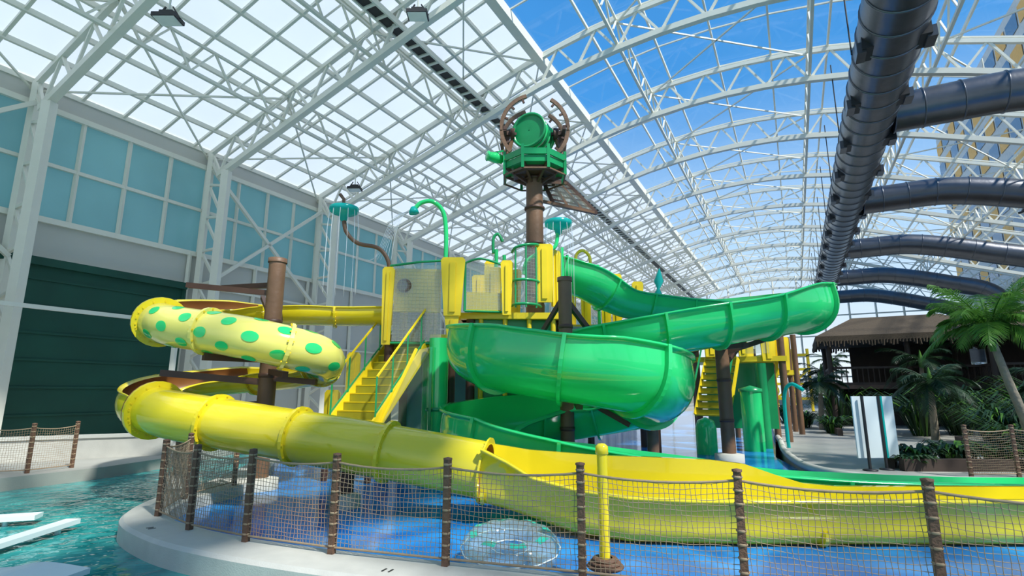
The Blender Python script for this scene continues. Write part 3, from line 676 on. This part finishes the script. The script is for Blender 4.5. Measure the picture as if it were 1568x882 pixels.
def shrub(x,y,R_,H_,n=70,nm='shrub'):
    mb=MB()
    for i in range(n):
        az=random.uniform(0,6.28); rr_=random.uniform(0,R_*.4); b=V((x+rr_*math.cos(az),y+rr_*math.sin(az),0))
        az2=az+random.uniform(-.6,.6); h=V((math.cos(az2),math.sin(az2),0)); s_=V((-h.y,h.x,0)); L=H_*random.uniform(.6,1.1); w=.025+.025*random.random()
        p1=b+h*L*.25+V((0,0,L*.6)); p2=b+h*L*.65+V((0,0,L*.8)); p3=b+h*L*.95+V((0,0,L*.62))
        mb.add([b-s_*w*.4,b+s_*w*.4,p1+s_*w,p2+s_*w*.8,p3,p2-s_*w*.8,p1-s_*w],[(0,1,2,6),(6,2,3,5),(5,3,4)],LEAFD if i%5 else LEAF)
    mb.obj(nm)
for (x,y,R_,H_) in ((10.3,14.1,.7,.6),(11.2,14.0,.8,.7),(12.2,13.9,.8,.7),(13.3,13.8,.9,.9),(9.7,13.5,.5,.45),(14.4,14.2,1,1.1),(17.2,19.5,1.0,1.7),(18.6,19,1.3,2.2),(14.6,25,.8,.9),(17.5,23.5,1.0,2.2),(15.4,29,.9,1.0),(18.6,31,1.5,2.4),(16.6,33,1.0,1.3),(23,23,1.8,3.0),(20.5,20,1.4,2.6),(15.9,17.6,1.0,1.5),(14.9,16.2,.8,1.2),(17,16.6,1.1,1.9),(19.5,24,1.2,2.5)):
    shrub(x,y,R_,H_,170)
mb=MB()
for a,b in (((9.3,13.7),(10.2,14.9)),((9.3,13.3),(14.5,13.0)),((14.2,16.8),(16,19.8)),((14.0,23.5),(17.5,31))):
    mb.bar((a[0],a[1],.13),(b[0],b[1],.13),.2,HUTW,.3)
mb.obj('planter_edging')
def hut(cx,cy,w,d,ze,zt,ang):
    c,s=math.cos(ang),math.sin(ang)
    def P(a,b,z): return V((cx+a*c-b*s,cy+a*s+b*c,z))
    e=[P(-w/2,-d/2,ze),P(w/2,-d/2,ze),P(w/2,d/2,ze),P(-w/2,d/2,ze)]; r1,r2=P(-w/4,0,zt),P(w/4,0,zt)
    lo=[q-V((0,0,.3)) for q in e]
    mb.add([*e,r1,r2,*lo],[(0,1,5,4),(1,2,5),(2,3,4,5),(3,0,4),(0,6,7,1),(1,7,8,2),(2,8,9,3),(3,9,6,0),(6,9,8,7)],THATCH)
    for k in range(60):
        t=(k+.5)/60
        for i in range(4):
            q=e[i].lerp(e[(i+1)%4],t)-V((0,0,.28)); mb.bar(q,q-V((random.uniform(-.05,.05),0,random.uniform(.12,.35))),.12,THATCH,.05)
    for a in (-w/2+.6,0,w/2-.6):
        for b in (-d/2+.6,d/2-.6): mb.cyl(P(a,b,0),P(a,b,ze),.13,HUTW,10)
    for z in (2.2,3.15):
        mb.bar(P(-w/2+.6,-d/2+.6,z),P(w/2-.6,-d/2+.6,z),.08,HUTW,.12 if z>3 else .3); mb.bar(P(-w/2+.6,-d/2+.6,z),P(-w/2+.6,d/2-.6,z),.08,HUTW,.12 if z>3 else .3)
    mb.slab([P(-w/2+.5,-d/2+.5,0)[:2],P(w/2-.5,-d/2+.5,0)[:2],P(w/2-.5,d/2-.5,0)[:2],P(-w/2+.5,d/2-.5,0)[:2]],2.0,2.2,HUTW)
    mb.bar(P(-w/2+1.2,d/2-.7,1.0),P(w/2-.6,d/2-.7,1.0),.1,HUTW,2.0); mb.bar(P(-w/2+2,d/2-.7,3.5),P(w/2-.6,d/2-.7,3.5),.1,HUTW,2.6)  # dark back walls added to make the hut interior read as shaded
    for k in range(30):
        t=k/29; q=P(-w/2+.6,-d/2+.6,2.2).lerp(P(w/2-.6,-d/2+.6,2.2),t); mb.bar(q,q+V((0,0,.95)),.04,HUTW)
        q=P(-w/2+.6,-d/2+.6,2.2).lerp(P(-w/2+.6,d/2-.6,2.2),t); mb.bar(q,q+V((0,0,.95)),.04,HUTW)
    mb.bar(P(-w/2+1,0,.55),P(w/2-1,0,.55),1.2,HUTW,1.1)
mb=MB(); hut(22.4,31.0,8.5,6.5,4.9,6.2,-ax); mb.obj('thatched_hut')
mb=MB(); hut(27.5,27,8,8,4.9,6.1,-ax); mb.obj('thatched_hut.001')
rope_fence([(10.1,12.3),(11.2,12.35),(12.4,12.3),(13.8,12.2),(15.2,12.1)])
mb=MB()
for x,y in ((8.42,13.3),(8.92,13.45)):
    mb.cyl((x,y,0),(x,y,1.75),.035,BLACK,10); mb.lathe((x,y,0),(0,0,1),[(.16,0),(.16,.03),(.04,.05)],BLACK,14)
mb.slab([(8.22,13.38),(9.3,13.50),(9.3,13.54),(8.22,13.42)],.28,1.74,SIGN)
mb.slab([(8.95,13.42),(9.0,13.43),(9.0,13.5),(8.95,13.49)],.28,1.74,CYAN)
mb.obj('white_info_board',(.12,0,0))
def lounger(x,y,ang,z=0,nm='sun_lounger'):
    mb=MB(); c,s=math.cos(ang),math.sin(ang)
    def P(a,b,zz): return V((x+a*c-b*s,y+a*s+b*c,z+zz))
    pr=spline([(0,0,.32),(.6,0,.36),(1.1,0,.28),(1.35,0,.34),(1.9,0,.85)],5)
    vs=[];k=len(pr)
    for q in pr: vs+= [P(q.x,-.33,q.z),P(q.x,.33,q.z),P(q.x,.33,q.z-.06),P(q.x,-.33,q.z-.06)]
    mb.add(vs,[(4*i+j,4*i+(j+1)%4,4*i+4+(j+1)%4,4*i+4+j) for i in range(k-1) for j in range(4)]+[(0,3,2,1),(4*k-4,4*k-3,4*k-2,4*k-1)],SIGN)
    for a in (.2,1.3):
        for b in (-.28,.28): mb.bar(P(a,b,-.3 if z<0 else 0),P(a,b,.32),.05,SIGN)
    mb.obj(nm)
for i in range(3): lounger(13.9+i*1.3,33+i*1.8,.3)
lounger(-4.85,6.25,math.radians(172),-.44,'pool_lounger')
mb=MB()
mb.bar((-6.95,9.0,-.16),(-6.85,6.9,-.16),.22,SIGN,.07); mb.bar((-8.5,9.1,-.16),(-7.8,9.35,-.16),.3,SIGN,.07)
for p in ((-6.93,8.7),(-6.88,7.2),(-8.2,9.2)): mb.cyl((p[0],p[1],-.6),(p[0],p[1],-.16),.04,SIGN,8)
mb.obj('pool_bench')
mb=MB()
for z in (1.2,2.6,4.0,5.4): mb.bar(Bd(-1.8,60,z),Bd(1.2,60,z),.3,YELP,.25)
for t in (-1.8,-.3,1.2): mb.bar(Bd(t,60,0),Bd(t,60,6),.2,YELP)
mb.bar(Bd(-1.8,60,1.2),Bd(1.2,60,4.0),.2,YELP)
mb.tube([Bd(-3.5+1.6*math.cos(i*.4),58+1.6*math.sin(i*.4),5.4-i*.11) for i in range(42)],.45,YEL,12)
mb.cyl(Bd(-3.5,58,0),Bd(-3.5,58,6),.2,BROWN)
mb.obj('distant_slide_tower')
mb=MB(); HW=mat('hotel_wall',(.55,.55,.52),.8); HO=mat('hotel_orange',(.80,.42,.10),.7); HG=mat('hotel_glass',(.08,.16,.25),.2)
mb.slab([Bd(26,62,0)[:2],Bd(50,62,0)[:2],Bd(50,114,0)[:2],Bd(26,114,0)[:2]],-1,46,HW)
for fl in range(12):
    z=3+fl*3.6
    for s_ in range(13):
        a=62.5+s_*4; m=HO if (s_+fl)%2 else HG
        mb.quad(Bd(25.9,a,z),Bd(25.9,a+3.4,z),Bd(25.9,a+3.4,z+2.1),Bd(25.9,a,z+2.1),m)
    for s_ in range(7):
        a=26.5+s_*3.3; mb.quad(Bd(a,61.9,z),Bd(a+2.6,61.9,z),Bd(a+2.6,61.9,z+2.1),Bd(a,61.9,z+2.1),HO if s_%2 else HG)
mb.obj('hotel_building')
# ---------------------------------------------------------------- lights & sky
sun=bpy.data.lights.new('sun','SUN'); sun.energy=5.9; sun.angle=math.radians(2.5); sun.color=(1,.97,.90)
so=bpy.data.objects.new('sun',sun); bpy.context.scene.collection.objects.link(so)
so.rotation_euler=V((.50,-.52,.85)).to_track_quat('Z','Y').to_euler()
w=bpy.data.worlds.new('sky'); bpy.context.scene.world=w; w.use_nodes=True; nt=w.node_tree; nt.nodes.clear()
o=nt.nodes.new('ShaderNodeOutputWorld'); bg=nt.nodes.new('ShaderNodeBackground'); tc=nt.nodes.new('ShaderNodeTexCoord'); sx=nt.nodes.new('ShaderNodeSeparateXYZ'); rp=nt.nodes.new('ShaderNodeValToRGB')
nt.links.new(tc.outputs['Generated'],sx.inputs[0]); nt.links.new(sx.outputs[2],rp.inputs[0])
e=rp.color_ramp.elements; e[0].position=0; e[0].color=(.78,.84,.88,1); e[1].position=1; e[1].color=(.03,.19,.50,1)
x=e.new(.25); x.color=(.40,.60,.84,1); x=e.new(.5); x.color=(.06,.28,.66,1)
nt.links.new(rp.outputs[0],bg.inputs[0]); bg.inputs[1].default_value=1.2; nt.links.new(bg.outputs[0],o.inputs[0])
# ---------------------------------------------------------------- camera
cam=bpy.data.cameras.new('camera'); cam.lens=18.75; cam.sensor_width=36; cam.clip_end=1000
co=bpy.data.objects.new('camera',cam); bpy.context.scene.collection.objects.link(co)
co.location=(0,0,1.85); co.rotation_euler=(math.radians(101),0,0); bpy.context.scene.camera=co
vs_=bpy.context.scene.view_settings
vs_.view_transform='Standard'; vs_.exposure=0.1
